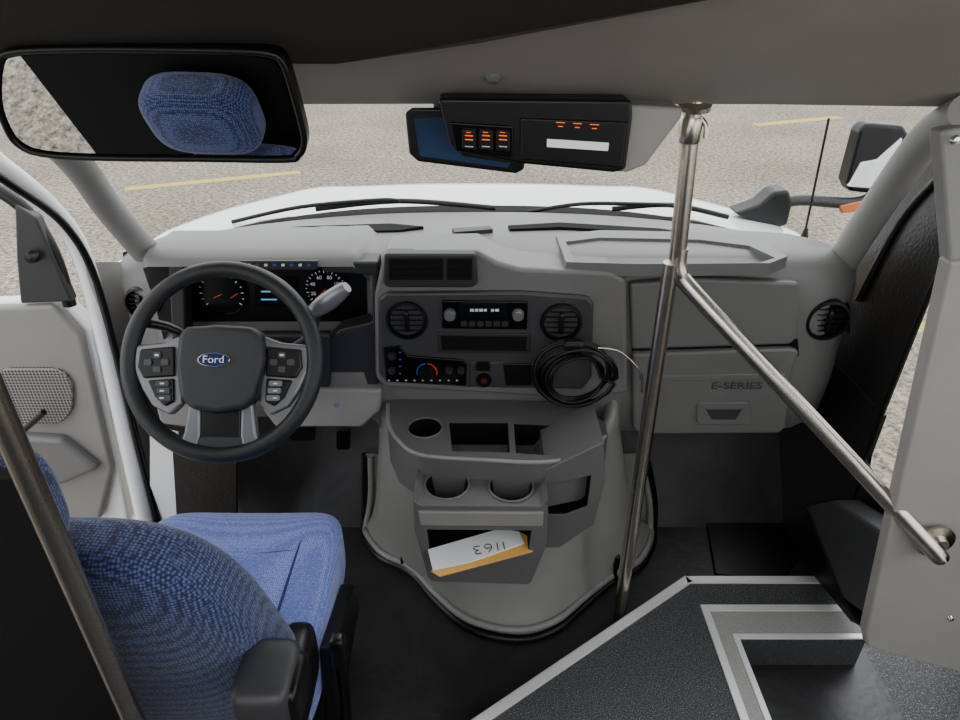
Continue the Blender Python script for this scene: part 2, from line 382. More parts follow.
for pts,bl in ((([(232,224),(300,209),(378,202)],1.9),[(316,210),(400,202),(495,209)]),(([(528,214),(580,206),(640,206)],1.9),[(612,210),(670,206),(728,218)])):
    w=empty('windshield_wiper',PY(pts[0][0][0],pts[0][0][1],1.93),'black windshield wiper resting on the cowl','wiper','windshield wipers')
    tube('wiper_arm',[PY(a,b-2,1.90) for a,b in pts[0]]+[PY(bl[1][0],bl[1][1]-1,1.90)],0.006,BLACK,w,smoothn=5,seg=8)
    tube('wiper_blade',[PY(a,b-1,1.91) for a,b in bl],0.008,BLACK,w,smoothn=5,seg=8)
om=empty('side_mirror',PY(800,230,2.0),'outside mirror with black frame on a black arm','mirror')
pyp('mirror_head',[(868,123),(905,126),(911,136),(899,188),(891,196),(850,192),(846,182),(860,130)],2.0,0.06,BLACK,om,bevel=0.012)
pyp('mirror_shell',[(862,163),(878,160),(903,138),(892,190),(849,187)],1.99,0.03,WHITE,om,bevel=0.004)
tube('mirror_arm',[PY(772,206,2.0),PY(800,200,2.0),PY(850,203,2.0),PY(872,196,2.0),PY(878,180,2.03)],0.017,DARK,om,smoothn=5)
pyp('arm_mount',[(735,214),(760,205),(775,192),(790,190),(793,205),(788,226),(770,230),(752,222)],1.97,0.08,BLACK,om,bevel=.012)
pyp('marker_light',[(840,206),(868,200),(868,210),(842,214)],1.98,0.02,mat('amber_lens',(200,110,60),0.3),om,bevel=0.004)
an=empty('antenna',PY(803,240,1.85),'thin black whip antenna on the fender','antenna')
tube('mast',[PY(803,242,1.85),PY(829,118,1.85)],0.0035,BLACK,an,seg=8)
lathe('antenna_base',PY(804,238,1.85),(0,0,1),[(0.012,-0.03),(0.012,0.0),(0.005,0.03),(0.0001,0.032)],BLACK,an,seg=16)
# ================================================================ DASHBOARD
da=empty('dashboard',(0,1.6,0.45),'wide grey plastic vehicle dashboard below the windshield','dashboard')
def ss(a,b,x):
    t=max(0,min(1,(x-a)/(b-a))); return t*t*(3-2*t)
base=[(1.62,.985),(1.51,.982),(1.470,.966),(1.450,.925),(1.445,.86),(1.442,.76),(1.44,.69),(1.435,.60),(1.445,.50),(1.49,.465),(1.58,.46),(1.75,.60)]
clus=[(1.60,1.0),(1.46,1.005),(1.425,.995),(1.415,.978),(1.53,.955),(1.51,.80),(1.43,.765),(1.415,.66),(1.435,.55),(1.49,.52),(1.58,.50),(1.75,.60)]
xs=[-.885,-.87,-.84,-.80,-.785,-.77,-.755,-.7,-.6,-.5,-.4,-.32,-.29,-.275,-.26,-.22,-.1,0,.1,.2,.3,.4,.5,.6,.7,.78,.83,.87,.90,.92,.93]
V=[];Fc=[]
for x in xs:
    c=ss(-.79,-.765,x)*(1-ss(-.285,-.26,x))
    xc=x-.02; e=max(0,(abs(xc)-.76)/.15); 
    yr=1.86-.27*min(1,abs(x)/.87)**2.4
    ring=[(yr,.965-.03*e)]
    for (y0,z0),(y1,z1) in zip(base,clus):
        y=y0*(1-c)+y1*c; z=z0*(1-c)+z1*c
        y+=0.07*e**2.2; z-=0.03*e**2*(1 if z>.8 else -1)
        ring.append((y,z))
    ring[1]=(min(ring[1][0],yr-0.03),ring[1][1])
    m=len(ring)
    for y,z in ring: V.append((x,y,z))
for i in range(len(xs)-1):
    for j in range(m): Fc.append((i*m+j,i*m+(j+1)%m,(i+1)*m+(j+1)%m,(i+1)*m+j))
Fc+=[tuple(range(m)),tuple((len(xs)-1)*m+j for j in range(m))]
mk('dash_body',V,Fc,GREY,da,smooth=True,angle=55)
def onz(pts,z): return [PZ(a,b,z) for a,b in pts]
tp=prism('storage_tray',onz([(556,235),(600,230),(700,232),(756,238),(788,256),(770,263),(640,264),(566,262)],0.991),(0,0,-0.03),GREY,da,bevel=0.004)
c=prism('c',onz([(566,238),(600,234),(700,236),(750,242),(776,254),(760,259),(640,260),(575,258)],1.0),(0,0,-0.028),GREYT)
cut(tp,[c])
for q in ([(236,232),(300,226),(390,223),(424,226),(400,230),(300,233),(240,238)],[(508,225),(560,222),(660,228),(700,234),(650,232),(560,227),(510,229)]):
    prism('defroster_vent',onz(q,0.99),(0,0,-0.02),BMAT,da,bevel=0.002)
prism('speaker_cover',onz([(452,228),(490,226),(493,229),(455,232)],0.995),(0,0,-0.01),DARK,da)
ic=pyp('instrument_cluster',[(176,268),(372,262),(374,345),(330,350),(180,345)],1.50,0.03,BLACK,da,bevel=0.004)
pyp('cluster_surround',[(322,262),(378,262),(378,386),(330,384),(318,350),(340,330),(372,322),(372,276),(322,272)],1.42,0.06,DARK,da,bevel=0.006)
pyp('cluster_side',[(168,266),(184,264),(186,345),(172,350)],1.43,0.05,DARK,da,bevel=0.006)
pyp('cluster_lower',[(180,335),(330,335),(330,388),(176,388)],1.40,0.03,DARK,da,bevel=0.008)
def gauge(px,py,rp,sweep=(-215,35),n=11):
    c=PY(px,py,1.495); r=px2m(rp,c)
    lathe('gauge_dial',c,(0,-1,0),[(0.0001,0.001),(r*.95,0.001),(r*.97,0.008),(r,0.008),(r,0)],LCD,ic,seg=48)
    V=[];Fc=[]
    for i in range(n*2-1):
        a=math.radians(sweep[0]+(sweep[1]-sweep[0])*i/(2*n-2)); L=0.12 if i%2==0 else 0.07
        d=Vector((math.cos(a),0,-math.sin(a))); t=Vector((d.z,0,-d.x))*r*0.018
        q=c+Vector((0,-0.002,0)); b=len(V)
        V+=[q+d*r*.92-t,q+d*r*.92+t,q+d*r*(.92-L)+t,q+d*r*(.92-L)-t]; Fc.append((b,b+1,b+2,b+3))
    mk('gauge_ticks',V,Fc,TXT,ic)
    return c,r
c,r=gauge(222,293,24,n=8)
for q in ((c+Vector((-.022,-.003,-.012)),(.022,.010)),(c+Vector((.020,-.003,-.012)),(.020,.012))):
    tube('gauge_needle',[q[0],q[0]+Vector((q[1][0],0,q[1][1]))],.0011,RED,ic,seg=6)
c,r=gauge(326,289,22)
for i,sx in enumerate(['20','40','60','80','100','120']):
    a=math.radians(200-220*i/5); text('gauge_numeral',sx,r*.24,c+Vector((math.cos(a)*r*.62,-.003,math.sin(a)*r*.62)),UX,UZ,TXT,ic,ext=0.0002)
tube('gauge_needle',[c+Vector((0,-.004,0)),c+Vector((-r*.55,-.004,-r*.5))],.0011,RED,ic,seg=6)
pyp('information_display',[(255,278),(296,278),(296,307),(255,307)],1.493,0.004,LCD,ic)
for y,L_ in ((284,20),(291,28),(299,16)):
    pyp('display_line',[(261,y),(261+L_,y),(261+L_,y+1.2),(261,y+1.2)],1.4915,0.001,CYAN,ic)
pyp('indicator_bar',[(240,261),(318,261),(316,270),(242,270)],1.408,0.01,DARK,da,bevel=.002)
for i in range(8):
    pyp('indicator_lamp',[(247+i*8.6,264),(250+i*8.6,264),(250+i*8.6,266.4),(247+i*8.6,266.4)],1.4065,0.002,BLUEM if i%2 else TXT,da)
# centre stack
FY=1.385
pyp('center_stack',[(374,296),(384,252),(478,250),(498,262),(520,268),(612,272),(627,280),(628,394),(580,400),(384,388),(375,378)],FY+0.012,0.12,GREY,da,bevel=0.012,seg=4)
pyp('center_bezel',[(378,300),(386,293),(520,292),(588,297),(594,304),(592,378),(583,390),(470,388),(386,383),(379,374)],FY,0.03,BEZ,da,bevel=0.008)
pyp('vent_housing',[(384,254),(476,254),(478,284),(472,288),(388,288),(383,284)],FY-0.004,0.04,DARK,da,bevel=0.006)
def louver(x0,x1,y0,y1,n,Y,parent):
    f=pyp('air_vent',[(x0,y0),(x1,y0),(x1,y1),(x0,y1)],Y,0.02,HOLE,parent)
    for i in range(n):
        y=y0+(y1-y0)*(i+.5)/n
        pyp('vent_slat',[(x0+1,y-.6),(x1-1,y-.6),(x1-1,y+0.4),(x0+1,y+0.4)],Y-0.002,0.012,BLACK,f)
    return f
louver(389,443,259,280,3,FY-0.006,da); louver(447,472,259,280,3,FY-0.006,da)
def rvent(px,py,rp,Y,ax=(0,-1,0)):
    c=PY(px,py,Y); r=px2m(rp,c)
    ob=lathe('round_air_vent',c,ax,[(r*.80,-.02),(r*.80,.004),(r*.86,.010),(r*.97,.009),(r,.003),(r,-.02)],BLACK,da,seg=48)
    lathe('vent_disc',c,ax,[(0.0001,-.006),(r*.8,-.006),(r*.8,-.01)],HOLE,ob,seg=40)
    for k in (-2,-1,0,1,2):
        h=r*.27*k; w=math.sqrt(max(0,(r*.76)**2-h*h))
        box('vent_slat',c.x-w,c.x+w,c.y-.003,c.y+.006,c.z+h-r*.03,c.z+h+r*.03,BLACK,ob)
    sbox('vent_tab',c+Vector((0,-.010,0)),(r*.24,.012,r*1.1),4,BLACK,ob,res=6)
rvent(407,320,21,FY); rvent(561,322,21,FY); rvent(827,320,22,1.452)
rvent(143,303,18,1.47)
rd=pyp('radio',[(442,301),(528,302),(527,330),(442,329)],FY-0.008,0.03,GLOSS,da,bevel=0.003)
pyp('radio_display',[(459,304),(507,304),(507,317),(459,317)],FY-0.0095,0.002,LCD,rd)
for x,w_ in ((470,4),(475,3),(479,4),(484,3),(491,3),(495,4)):
    pyp('display_segment',[(x,309),(x+w_,309),(x+w_,311.5),(x,311.5)],FY-0.0105,0.001,TXT,rd)
for x in (450,518):
    c=PY(x,314,FY-0.008); lathe('radio_knob',c,(0,-1,0),[(0.0001,.016),(.011,.016),(.013,.012),(.014,0)],SATIN,rd,seg=28)
for i in range(6):
    x=461+i*8.2; pyp('radio_button',rrect(x+3,324,6.6,5,1,2),FY-0.011,0.004,DARK,rd)
sl=pyp('storage_slot',[(437,333),(531,334),(530,354),(438,353)],FY-0.003,0.02,DARK,da,bevel=0.003)
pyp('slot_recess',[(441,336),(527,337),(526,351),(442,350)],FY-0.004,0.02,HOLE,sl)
cp=pyp('climate_panel',[(383,348),(400,346),(408,356),(463,360),(467,364),(466,386),(386,382)],FY-0.005,0.02,GLOSS,da,bevel=0.003)
c=PY(427,372,FY-0.006)
lathe('climate_knob',c,(0,-1,0),[(0.0001,.02),(.014,.02),(.016,.015),(.018,0)],BLACK,cp,seg=32)
def arc(nm,c,R,w,a0,a1,material,parent):
    V=[];Fc=[];n=14
    for i in range(n+1):
        a=math.radians(a0+(a1-a0)*i/n); d=Vector((math.cos(a),0,math.sin(a)))
        V+=[c+d*R,c+d*(R+w)]
    for i in range(n): Fc.append((2*i,2*i+1,2*i+3,2*i+2))
    mk(nm,V,Fc,material,parent)
cc=c+Vector((0,-.0015,0))
arc('temperature_mark',cc,.0225,.003,95,200,BLUEM,cp); arc('temperature_mark',cc,.0225,.003,-20,85,RED,cp)
for x,y in ((392,356),(392,370),(449,370),(461,370)):
    c=PY(x,y,FY-.006); lathe('dial',c,(0,-1,0),[(0.0001,.008),(.008,.008),(.010,0)],DARK,cp,seg=24)
for i in range(9):
    x=388+i*8.5; pyp('panel_symbol',[(x,380),(x+2,380),(x+2,381),(x,381)],FY-.0065,.001,TXT,cp)
for i in range(4):
    pyp('panel_symbol',[(399,352+i*7),(401,352+i*7),(401,353.2+i*7),(399,353.2+i*7)],FY-.0065,.001,BLUEM,cp)
sw=pyp('switch_panel',[(470,362),(540,363),(540,388),(470,387)],FY-.003,.02,BEZ,da,bevel=0.003)
for x,rr,mm in ((484,8,BLACK),(484,3.5,mat('red_switch',(80,20,20),0.4))):
    c=PY(x,380,FY-.004-(8-rr)*.001); lathe('power_outlet',c,(0,-1,0),[(0.0001,.006),(px2m(rr,c)*.9,.006),(px2m(rr,c),0)],mm,sw,seg=24)
pyp('toggle_switch',rrect(483,367,14,8,2,3),FY-.008,.01,BLACK,sw)
pyp('toggle_switch',[(503,364),(532,364),(532,386),(506,386)],FY-.007,.01,BLACK,sw,bevel=0.003)
PYY=1.43
pyp('gap_shade_backing',[(632,344),(798,340),(799,356),(632,358)],PYY+.006,.02,BMAT,da)  # matte black backing added so the panel gap reads as a shaded seam
pyp('upper_panel',[(630,284),(700,279),(800,283),(798,338),(790,345),(700,348),(632,350)],PYY-.002,0.03,GREY,da,bevel=0.008)
gb=pyp('glove_box',[(632,354),(700,352),(792,349),(800,352),(790,378),(786,428),(779,434),(640,435),(633,428)],PYY-.010,0.03,GREY,da,bevel=0.008)
pyp('glove_box_lid_step',[(640,376),(786,374),(782,380),(640,381)],PYY-.014,0.01,GREY,gb,bevel=0.003)
lt=pyp('latch_bezel',rrect(724,414,54,22,5),PYY-.016,0.015,GREY,gb,bevel=0.003)
pyp('latch_handle',[(705,409),(743,409),(736,420),(712,420)],PYY-.018,0.01,BEZ,lt,bevel=0.003)
text('embossed_lettering','E-SERIES',0.028,PY(737,386,PYY-.0115),UX,UZ,TXTG,gb,ext=0.0006,sx=1.3)
pyp('side_vent_slot',[(850,305),(856,307),(856,334),(850,336)],1.47,.02,DARK,da)
lp=pyp('lower_column_cover',[(268,388),(382,390),(380,412),(362,428),(275,428),(262,410)],1.395,0.04,GREYL,da,bevel=0.01)
c=PY(337,405,1.395); lathe('hood_release_bolt',c,(0,-1,0),[(0.0001,.004),(.006,.004),(.007,0)],CHROME,lp,seg=16)
pyp('knee_cover',[(150,388),(200,392),(205,430),(160,425)],1.40,0.04,GREYL,da,bevel=0.01)
WC=Vector((-.504,1.125,.897)); N=Vector((0,-.84,.543)).normalized(); VV=Vector((0,.543,.84)).normalized()
col=tube('steering_column',[WC-N*.03,WC-N*.16,WC-N*.34],lambda t:.045+.03*t,DARK,da,seg=24)
tube('shift_lever',[WC-N*.10+UX*.05,WC-N*.11+UX*.14+VV*.06,PY(318,308,1.22),],.008,DARK,col,smoothn=5)
tube('shift_knob',[PY(312,312,1.22),PY(330,300,1.215),PY(347,287,1.21)],lambda t:.011+.008*math.sin(math.pi*min(1,t*.9+.08)),SATIN,col,smoothn=6)
tube('turn_signal_stalk',[WC-N*.10-UX*.05,PY(178,331,1.2),PY(140,322,1.19)],lambda t:.008+.003*t,BLACK,col,smoothn=4)
# ================================================================ STEERING WHEEL
swh=empty('steering_wheel',WC,'dark leather-wrapped steering wheel with button pads and blue oval emblem','steering wheel')
def W(px,py,h=0): return WC+UX*((px-223)*.00195)+VV*((362-py)*.00195)+N*h
def wp(name,pix,h,d,material,parent,**k): return prism(name,[W(a,b,h) for a,b in pix],N*(-d),material,parent,**k)
LEATH=mat('dark_leather',(28,30,33),0.42,bump=0.35,bscale=500,spec=0.4)
HUBM=mat('hub_plastic',(34,35,38),0.5,bump=0.3,bscale=600)
torus('rim',WC,N,.182,.0165,LEATH,swh,seg=96,rs=18)
hubd=wp('hub',[(184,334),(192,328),(223,326),(254,328),(266,334),(270,360),(262,398),(250,410),(223,414),(198,410),(186,398),(181,362)],.030,.05,HUBM,swh,bevel=.014,seg=5)
for sgn in (-1,1):
    f=lambda x: 223+sgn*x
    sp=wp('spoke',[(f(92),346),(f(60),343),(f(40),336),(f(38),405),(f(50),416),(f(68),407),(f(79),390),(f(90),366)],.006,.022,SATIN,swh,bevel=.006)
    wp('button_pad',[(f(80),350),(f(46),347),(f(45),377),(f(76),379),(f(82),368)],.013,.012,BLACK,sp,bevel=.004)
    wp('button_pad',[(f(72),381),(f(46),379),(f(45),402),(f(54),407),(f(64),398)],.012,.012,BLACK,sp,bevel=.004)
    for dx,dy in ((62,356),(62,370),(54,363),(71,363)):
        wp('control_button',rrect(f(dx),dy,7.5,6,1.5,3),.016,.006,BEZ,sp)
    wp('button_symbol',[(f(64),355),(f(60),355),(f(60),357),(f(64),357)],.0168,.001,TXT,sp)
    for k in range(3):
        wp('control_button',rrect(f(56-k*1.0),384+k*7.2,13,5.4,1.5,3),.016,.006,BEZ if sgn<0 else SATIN,sp)
        wp('button_symbol',[(f(58),383.4+k*7.2),(f(54),383.4+k*7.2),(f(54),384.8+k*7.2),(f(58),384.8+k*7.2)],.0168,.001,TXT,sp)
    wp('lower_spoke',[(f(32),402),(f(20),408),(f(20),436),(f(22),446),(f(42),448),(f(36),432)],.006,.022,SATIN,swh,bevel=.006)
wp('spoke_web',[(203,408),(243,408),(243,440),(242,452),(204,452),(203,440)],.002,.016,BLACK,swh,bevel=.004)
wp('spoke_bridge',[(182,436),(264,436),(268,452),(178,452)],.004,.02,HUBM,swh,bevel=.006)
def oval(nm,h,a,b,d,m,par):
    return prism(nm,[W(221,361,h)+UX*(a*math.cos(t*math.pi/20))+VV*(b*math.sin(t*math.pi/20)) for t in range(40)],N*(-d),m,par,bevel=.0008)
em=oval('emblem',.0335,.031,.0138,.004,CHROME,swh)
oval('emblem_field',.0345,.029,.0120,.003,FORDB,em)
text('emblem_lettering','Ford',.020,W(221,361,.035),UX,VV,TXT,em,ext=.0004,sx=1.1)
# ================================================================ PEDALS
for px,py,w,h,nm,lb in ((343,440,14,20,'accelerator_pedal','tall black accelerator pedal above the floor'),(302,434,26,14,'brake_pedal','wide black brake pedal above the floor')):
    c=PY(px,py,1.55); e=empty(nm,c,lb,'pedal')
    pyp('pedal_pad',rrect(px,py,w,h,3,3),1.55,0.015,BLACK,e,bevel=.003)
    tube('pedal_arm',[c+Vector((0,.012,0)),c+Vector((0,.08,.03)),c+Vector((0,.22,.05))],.007,BLACK,e,smoothn=4,seg=8)
# ================================================================ ENGINE COVER CONSOLE
ec=empty('engine_cover_console',(0.1,1.35,0),'grey moulded engine cover console with trays and cup holders','console')
fl=[(366,540),(382,560),(412,575),(438,604),(470,631),(518,642),(556,632),(586,606),(612,584),(640,568),(652,546)]
flw=[Vector((-.372,1.60,0)),Vector((-.370,1.575,0))]+[PZ(a,b,0.0) for a,b in fl]+[Vector((.556,1.575,0)),Vector((.558,1.60,0))]
tpx=[(-.27,1.60),(-.27,1.52),(-.265,1.45),(-.25,1.42),(-.2,1.37),(-.13,1.34),(-.05,1.33),(.05,1.325),(.14,1.33),(.22,1.335),(.28,1.345),(.335,1.37),(.36,1.42),(.365,1.50),(.365,1.60)]
zm=[.60,.60,.59,.56,.50,.47,.47,.47,.47,.48,.50,.56,.61,.62,.62]
lv=[(0,0),(.018,0.0),(.03,.05),(.05,.16),(.09,.33),(.16,.50),(.26,.64),(.36,.76),(.46,.88),(.56,.98),(.60,1.0)]
V=[];Fc=[];n=len(flw)
for z,w in lv:
    for a,b,q in zip(flw,tpx,zm):
        zz=z if z<.2 else .2+(z-.2)*(q-.2)/.4
        V.append((a.x*(1-w)+b[0]*w,min(1.60,a.y*(1-w)+b[1]*w),zz))
for j in range(len(lv)-1):
    for i in range(n-1): Fc.append((j*n+i,j*n+i+1,(j+1)*n+i+1,(j+1)*n+i))
    Fc.append((j*n+n-1,j*n,(j+1)*n,(j+1)*n+n-1))
k0=(len(lv)-1)*n; cxm,cym=.05,1.48
b0=len(V)
for b,q in zip(tpx,zm): V.append((cxm+(b[0]-cxm)*.88,cym+(b[1]-cym)*.88,q-.002))
for i in range(n): Fc.append((k0+i,k0+(i+1)%n,b0+(i+1)%n,b0+i))
b1=len(V)
for b,q in zip(tpx,zm): V.append((cxm+(b[0]-cxm)*.85,cym+(b[1]-cym)*.85,.455))
for i in range(n): Fc.append((b0+i,b0+(i+1)%n,b1+(i+1)%n,b1+i))
Fc.append(tuple(b1+i for i in range(n)))
mk('cover_body',V,Fc,CONS,ec,sub=2)
seal=[Vector((-.345,1.595,.30)),Vector((-.362,1.595,.12))]+[p+Vector((0,0,.01)) for p in flw[1:-1]]+[Vector((.548,1.595,.12)),Vector((.50,1.595,.30))]
tube('base_seal',seal,.012,BLACK,ec,smoothn=6,seg=10)
rim=[Vector((-.330,1.59,.30)),Vector((-.342,1.59,.14))]+[Vector((a.x*.93+b[0]*.07,a.y*.93+b[1]*.07,.034)) for a,b in list(zip(flw,tpx))[1:-1]]+[Vector((.528,1.59,.14)),Vector((.482,1.59,.30))]
tube('base_lip',rim,.010,CONS,ec,smoothn=6,seg=10)
prism('rear_flange',[(-.345,1.592,.30),(-.37,1.592,0),(-.2,1.592,0),(-.2,1.592,.30)],(0,.008,0),CONS,ec)
prism('rear_flange',[(.50,1.592,.30),(.556,1.592,0),(.3,1.592,0),(.3,1.592,.30)],(0,.008,0),CONS,ec)
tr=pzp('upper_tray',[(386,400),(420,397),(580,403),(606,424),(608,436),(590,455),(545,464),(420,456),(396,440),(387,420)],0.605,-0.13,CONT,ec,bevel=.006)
cs_=[]
c=PZ(425,428,0.605); cs_.append(lathe('c',c,(0,0,1),[(.032,-.09),(.041,.02)],HOLE,seg=40)); cst=c
cs_.append(pzp('c',[(449,418),(508,418),(510,447),(452,446)],0.62,-0.11,HOLE))
cs_.append(pzp('c',[(514,419),(564,421),(579,430),(550,450),(516,448)],0.62,-0.11,HOLE))
cs_.append(pzp('c',[(584,428),(600,430),(600,438),(578,452),(560,453)],0.62,-0.11,HOLE))
for cc in cs_: cc.data.transform(Matrix.Translation((0,0,.002)))
cut(tr,cs_)
torus('cup_ring',(cst.x,cst.y,.606),(0,0,1),.042,.003,CONT,ec,seg=48,rs=10)
tube('tray_rim',onz([(388,404),(389,424),(398,440),(421,455),(484,460),(545,462),(588,453),(605,436)],.607),.005,CONS,ec,smoothn=5,seg=8)
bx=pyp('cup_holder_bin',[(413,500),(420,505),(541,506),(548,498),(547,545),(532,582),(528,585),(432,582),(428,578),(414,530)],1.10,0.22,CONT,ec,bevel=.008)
c1=PZ(447,484,.55); c2=PZ(511,486,.55)
tps=PY(480,505,1.10).z
cs_=[]
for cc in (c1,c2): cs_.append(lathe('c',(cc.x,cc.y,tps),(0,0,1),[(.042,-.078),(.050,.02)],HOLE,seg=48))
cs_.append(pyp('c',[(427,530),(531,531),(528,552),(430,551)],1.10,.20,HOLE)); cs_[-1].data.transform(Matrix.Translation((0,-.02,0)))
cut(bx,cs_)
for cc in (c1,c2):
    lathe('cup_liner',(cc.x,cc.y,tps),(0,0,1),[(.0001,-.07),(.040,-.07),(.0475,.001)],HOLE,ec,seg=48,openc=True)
    torus('cup_ring',(cc.x,cc.y,tps),(0,0,1),.0505,.003,CONT,ec,seg=48,rs=10)
pyp('drawer_face',[(418,512),(544,513),(543,527),(420,526)],1.094,.012,CONS,ec,bevel=.004)
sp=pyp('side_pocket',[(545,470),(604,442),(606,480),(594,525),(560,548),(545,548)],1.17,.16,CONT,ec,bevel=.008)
c=pyp('c',[(549,492),(592,482),(588,512),(566,520),(549,520)],1.15,.10,HOLE); cut(sp,[c])
for x,y in ((403,550),(614,562)):
    c=PZ(x,y,.06); l=sbox('latch',c,(.03,.03,.07),5,BLACK,ec,res=6)
    tube('latch_hook',[c+Vector((0,-.02,.02)),c+Vector((0,-.03,-.02)),c+Vector((.01,-.03,-.04))],.006,BLACK,l,seg=8)
def sheet(nm,pix,z0,m,lb,cat,th):
    pts=[PZ(a,b,z0) for a,b in pix]
    return prism(nm,pts,(0,0,th),m,label=lb,cat=cat,smooth=False)
sheet('envelope',[(431,572),(440,577),(533,552),(528,537),(520,533),(470,540)],.410,MANILA,'manila envelope sticking out of the console slot','envelope',.003)
shp=sheet('paper_sheet',[(428,551),(433,571),(470,563),(524,544),(519,533),(500,530)],.4145,PAPER,'folded white paper with handwritten number on an envelope','paper',.005)
# hand-drawn pen strokes (number written upside down on the sheet)
ho=PZ(488,548,.4205); hu=Vector((-.97,-.24,0)); hv_=Vector((.24,-.97,0))
def stroke(pts): tube('handwriting',[ho+hu*a+hv_*b for a,b in pts],.0011,INK,shp,smoothn=4,seg=6)
stroke([(-.038,-.010),(-.036,.013)]); stroke([(-.024,-.011),(-.021,.012)])
stroke([(.002,.013),(-.008,.002),(-.008,-.008),(0,-.012),(.007,-.006),(.003,.001),(-.006,-.001)])
stroke([(.018,.011),(.028,.012),(.031,.006),(.023,.001)]); stroke([(.023,.001),(.032,-.004),(.029,-.011),(.017,-.010)])
# ================================================================ CABLE COIL
cb=empty('cable_coil',PY(575,372,1.34),'coiled black cable hanging on the dashboard','cable')
c=PY(574,373,1.345)
pts=[]
for i in range(11*20):
    a=2*math.pi*i/20; k=i//20; R=.073+.016*math.sin(k*2.3+a*.3); 
    pts.append(c+Vector((R*math.cos(a)*1.1+.006*math.sin(k*1.7),-.012+.014*math.sin(k*1.9+a),R*.98*math.sin(a)+.010*math.cos(k*2.1))))
tube('cord_loops',pts,.0038,BLACK,cb,seg=8)
tube('cord_tail',[PY(598,348,1.34),PY(620,352,1.33),PY(640,372,1.33),PY(642,392,1.35)],.0028,STEEL,cb,smoothn=8,seg=8)
sbox('cord_plug',PY(548,378,1.34),(.025,.03,.04),4,BLACK,cb,res=6)
sbox('cord_clip',PY(574,346,1.335),(.05,.03,.03),4,BLACK,cb,res=6)
# ================================================================ DRIVER SEAT
st=empty('driver_seat',(-.53,.85,0),'blue patterned fabric driver seat with black base','seat')
def dc(q):
    q=q.copy()
    if q.z>0: q.z+= .22*abs(q.x)**3 - .25*max(0,q.y)**3
    q.x*=1-.05*max(0,q.y); return q
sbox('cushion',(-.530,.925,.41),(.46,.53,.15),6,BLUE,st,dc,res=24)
for x in (-.66,-.39):
    tube('cushion_seam',[(x,.74,.487),(x,.95,.488),(x*1.0,1.10,.476),(x,1.18,.43)],.003,SEAM,st,smoothn=6,seg=8)
tube('cushion_seam',[(-.66,1.03,.484),(-.52,1.02,.481),(-.39,1.03,.484)],.003,SEAM,st,smoothn=6,seg=8)
def db(q):
    q=q.copy(); z=(q.z+1)/2
    q.x*= 1-.24*z**1.5; q.y-= 1.7*z; q.y+= .25*abs(q.x)**3
    q.z-= .18*max(0,z)*max(0,q.x)**2
    return q
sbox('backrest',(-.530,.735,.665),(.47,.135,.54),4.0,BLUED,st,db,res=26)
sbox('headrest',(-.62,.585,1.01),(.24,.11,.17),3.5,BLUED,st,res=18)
for x in (-.67,-.57): tube('headrest_post',[(x,.61,.86),(x,.60,1.0)],.006,STEEL,st,seg=10)
sbox('seat_base',(-.53,.92,.24),(.42,.44,.20),6,BLACK,st,res=10)
box('seat_riser',-.72,-.34,.74,1.12,0,.15,BMAT,st,bevel=.01)
sbox('recliner_cover',(-.315,.69,.52),(.06,.20,.13),4,BLACK,st,res=12)
sbox('armrest_pivot',(-.305,.60,.665),(.085,.11,.08),4.5,BEZ,st,res=12)
sbox('armrest_end_cap',(-.268,.60,.655),(.03,.085,.075),4,BLACK,st,res=10)
prism('side_shield',[(-.30,.76,.30),(-.30,1.02,.32),(-.30,1.0,.42),(-.30,.8,.47)],(.03,0,0),BLACK,st,bevel=.008)
tube('buckle_strap',[(-.27,.80,.25),(-.265,.80,.36),(-.26,.80,.44)],.012,BLACK,st,smoothn=4,seg=8)
sbox('belt_buckle',(-.262,.80,.46),(.03,.035,.09),4,BLACK,st,res=8)
# ================================================================ POLES
gp=empty('grab_pole',(-.437,.5,0),'vertical stainless steel grab pole beside the modesty panel','grab pole','stainless grab poles')
tube('pole',[(-.437,.5,0),(-.437,.5,1.75)],.0125,STEEL,gp,seg=28)
lathe('floor_flange',(-.437,.5,0),(0,0,1),[(.03,0),(.03,.006),(.013,.008),(.013,.03),(.0125,.03)],STEEL,gp,seg=28)
box('modesty_panel',-1.0,-.451,.497,.515,0,1.13,BMAT,label='matte black modesty panel behind the driver seat',cat='partition')
g2=empty('grab_pole',(.38,1.24,0),'brushed stainless vertical pole with angled handrail beside the console','grab pole','stainless grab poles')
J=PY(676,272,1.235)
pt=PY(692,118,1.235)
tube('upper_pole',[(pt.x,1.235,1.375),(pt.x,1.235,1.33),(J.x,1.235,J.z)],.0165,STEEL,g2,seg=28)
tube('lower_pole',[(J.x-.012,1.235,J.z+.02),(.384,1.235,0)],.0165,STEEL,g2,seg=28)
HE=PY(936,553,.905)
tube('angled_handrail',[Vector((J.x,1.235,J.z+.05)),Vector((J.x+.004,1.23,J.z+.005)),J+(HE-J)*.08+Vector((0,0,-.002)),J+(HE-J)*.5,J+(HE-J)*.97,HE+Vector((0.004,.006,-.006))],.0165,STEEL,g2,smoothn=8,seg=28)
lathe('pole_collar',(pt.x,1.235,1.29),(0,0,1),[(.0185,0),(.0205,.004),(.0205,.04),(.0185,.045)],STEEL,g2,seg=28)
lathe('ceiling_flange',(pt.x,1.235,1.345),(0,-.2,1),[(.022,0),(.030,.004),(.030,.012),(.0001,.02)],STEEL,g2,seg=28)
tube('pole_hook',[(pt.x,1.235,1.34),(pt.x+.022,1.225,1.325),(pt.x+.025,1.22,1.30)],.005,STEEL,g2,smoothn=4,seg=8)
lathe('wall_flange',PY(934,540,.93),(0,-1,0),[(.036,0),(.036,.006),(.02,.010),(.0165,.02)],STEEL,g2,seg=28)
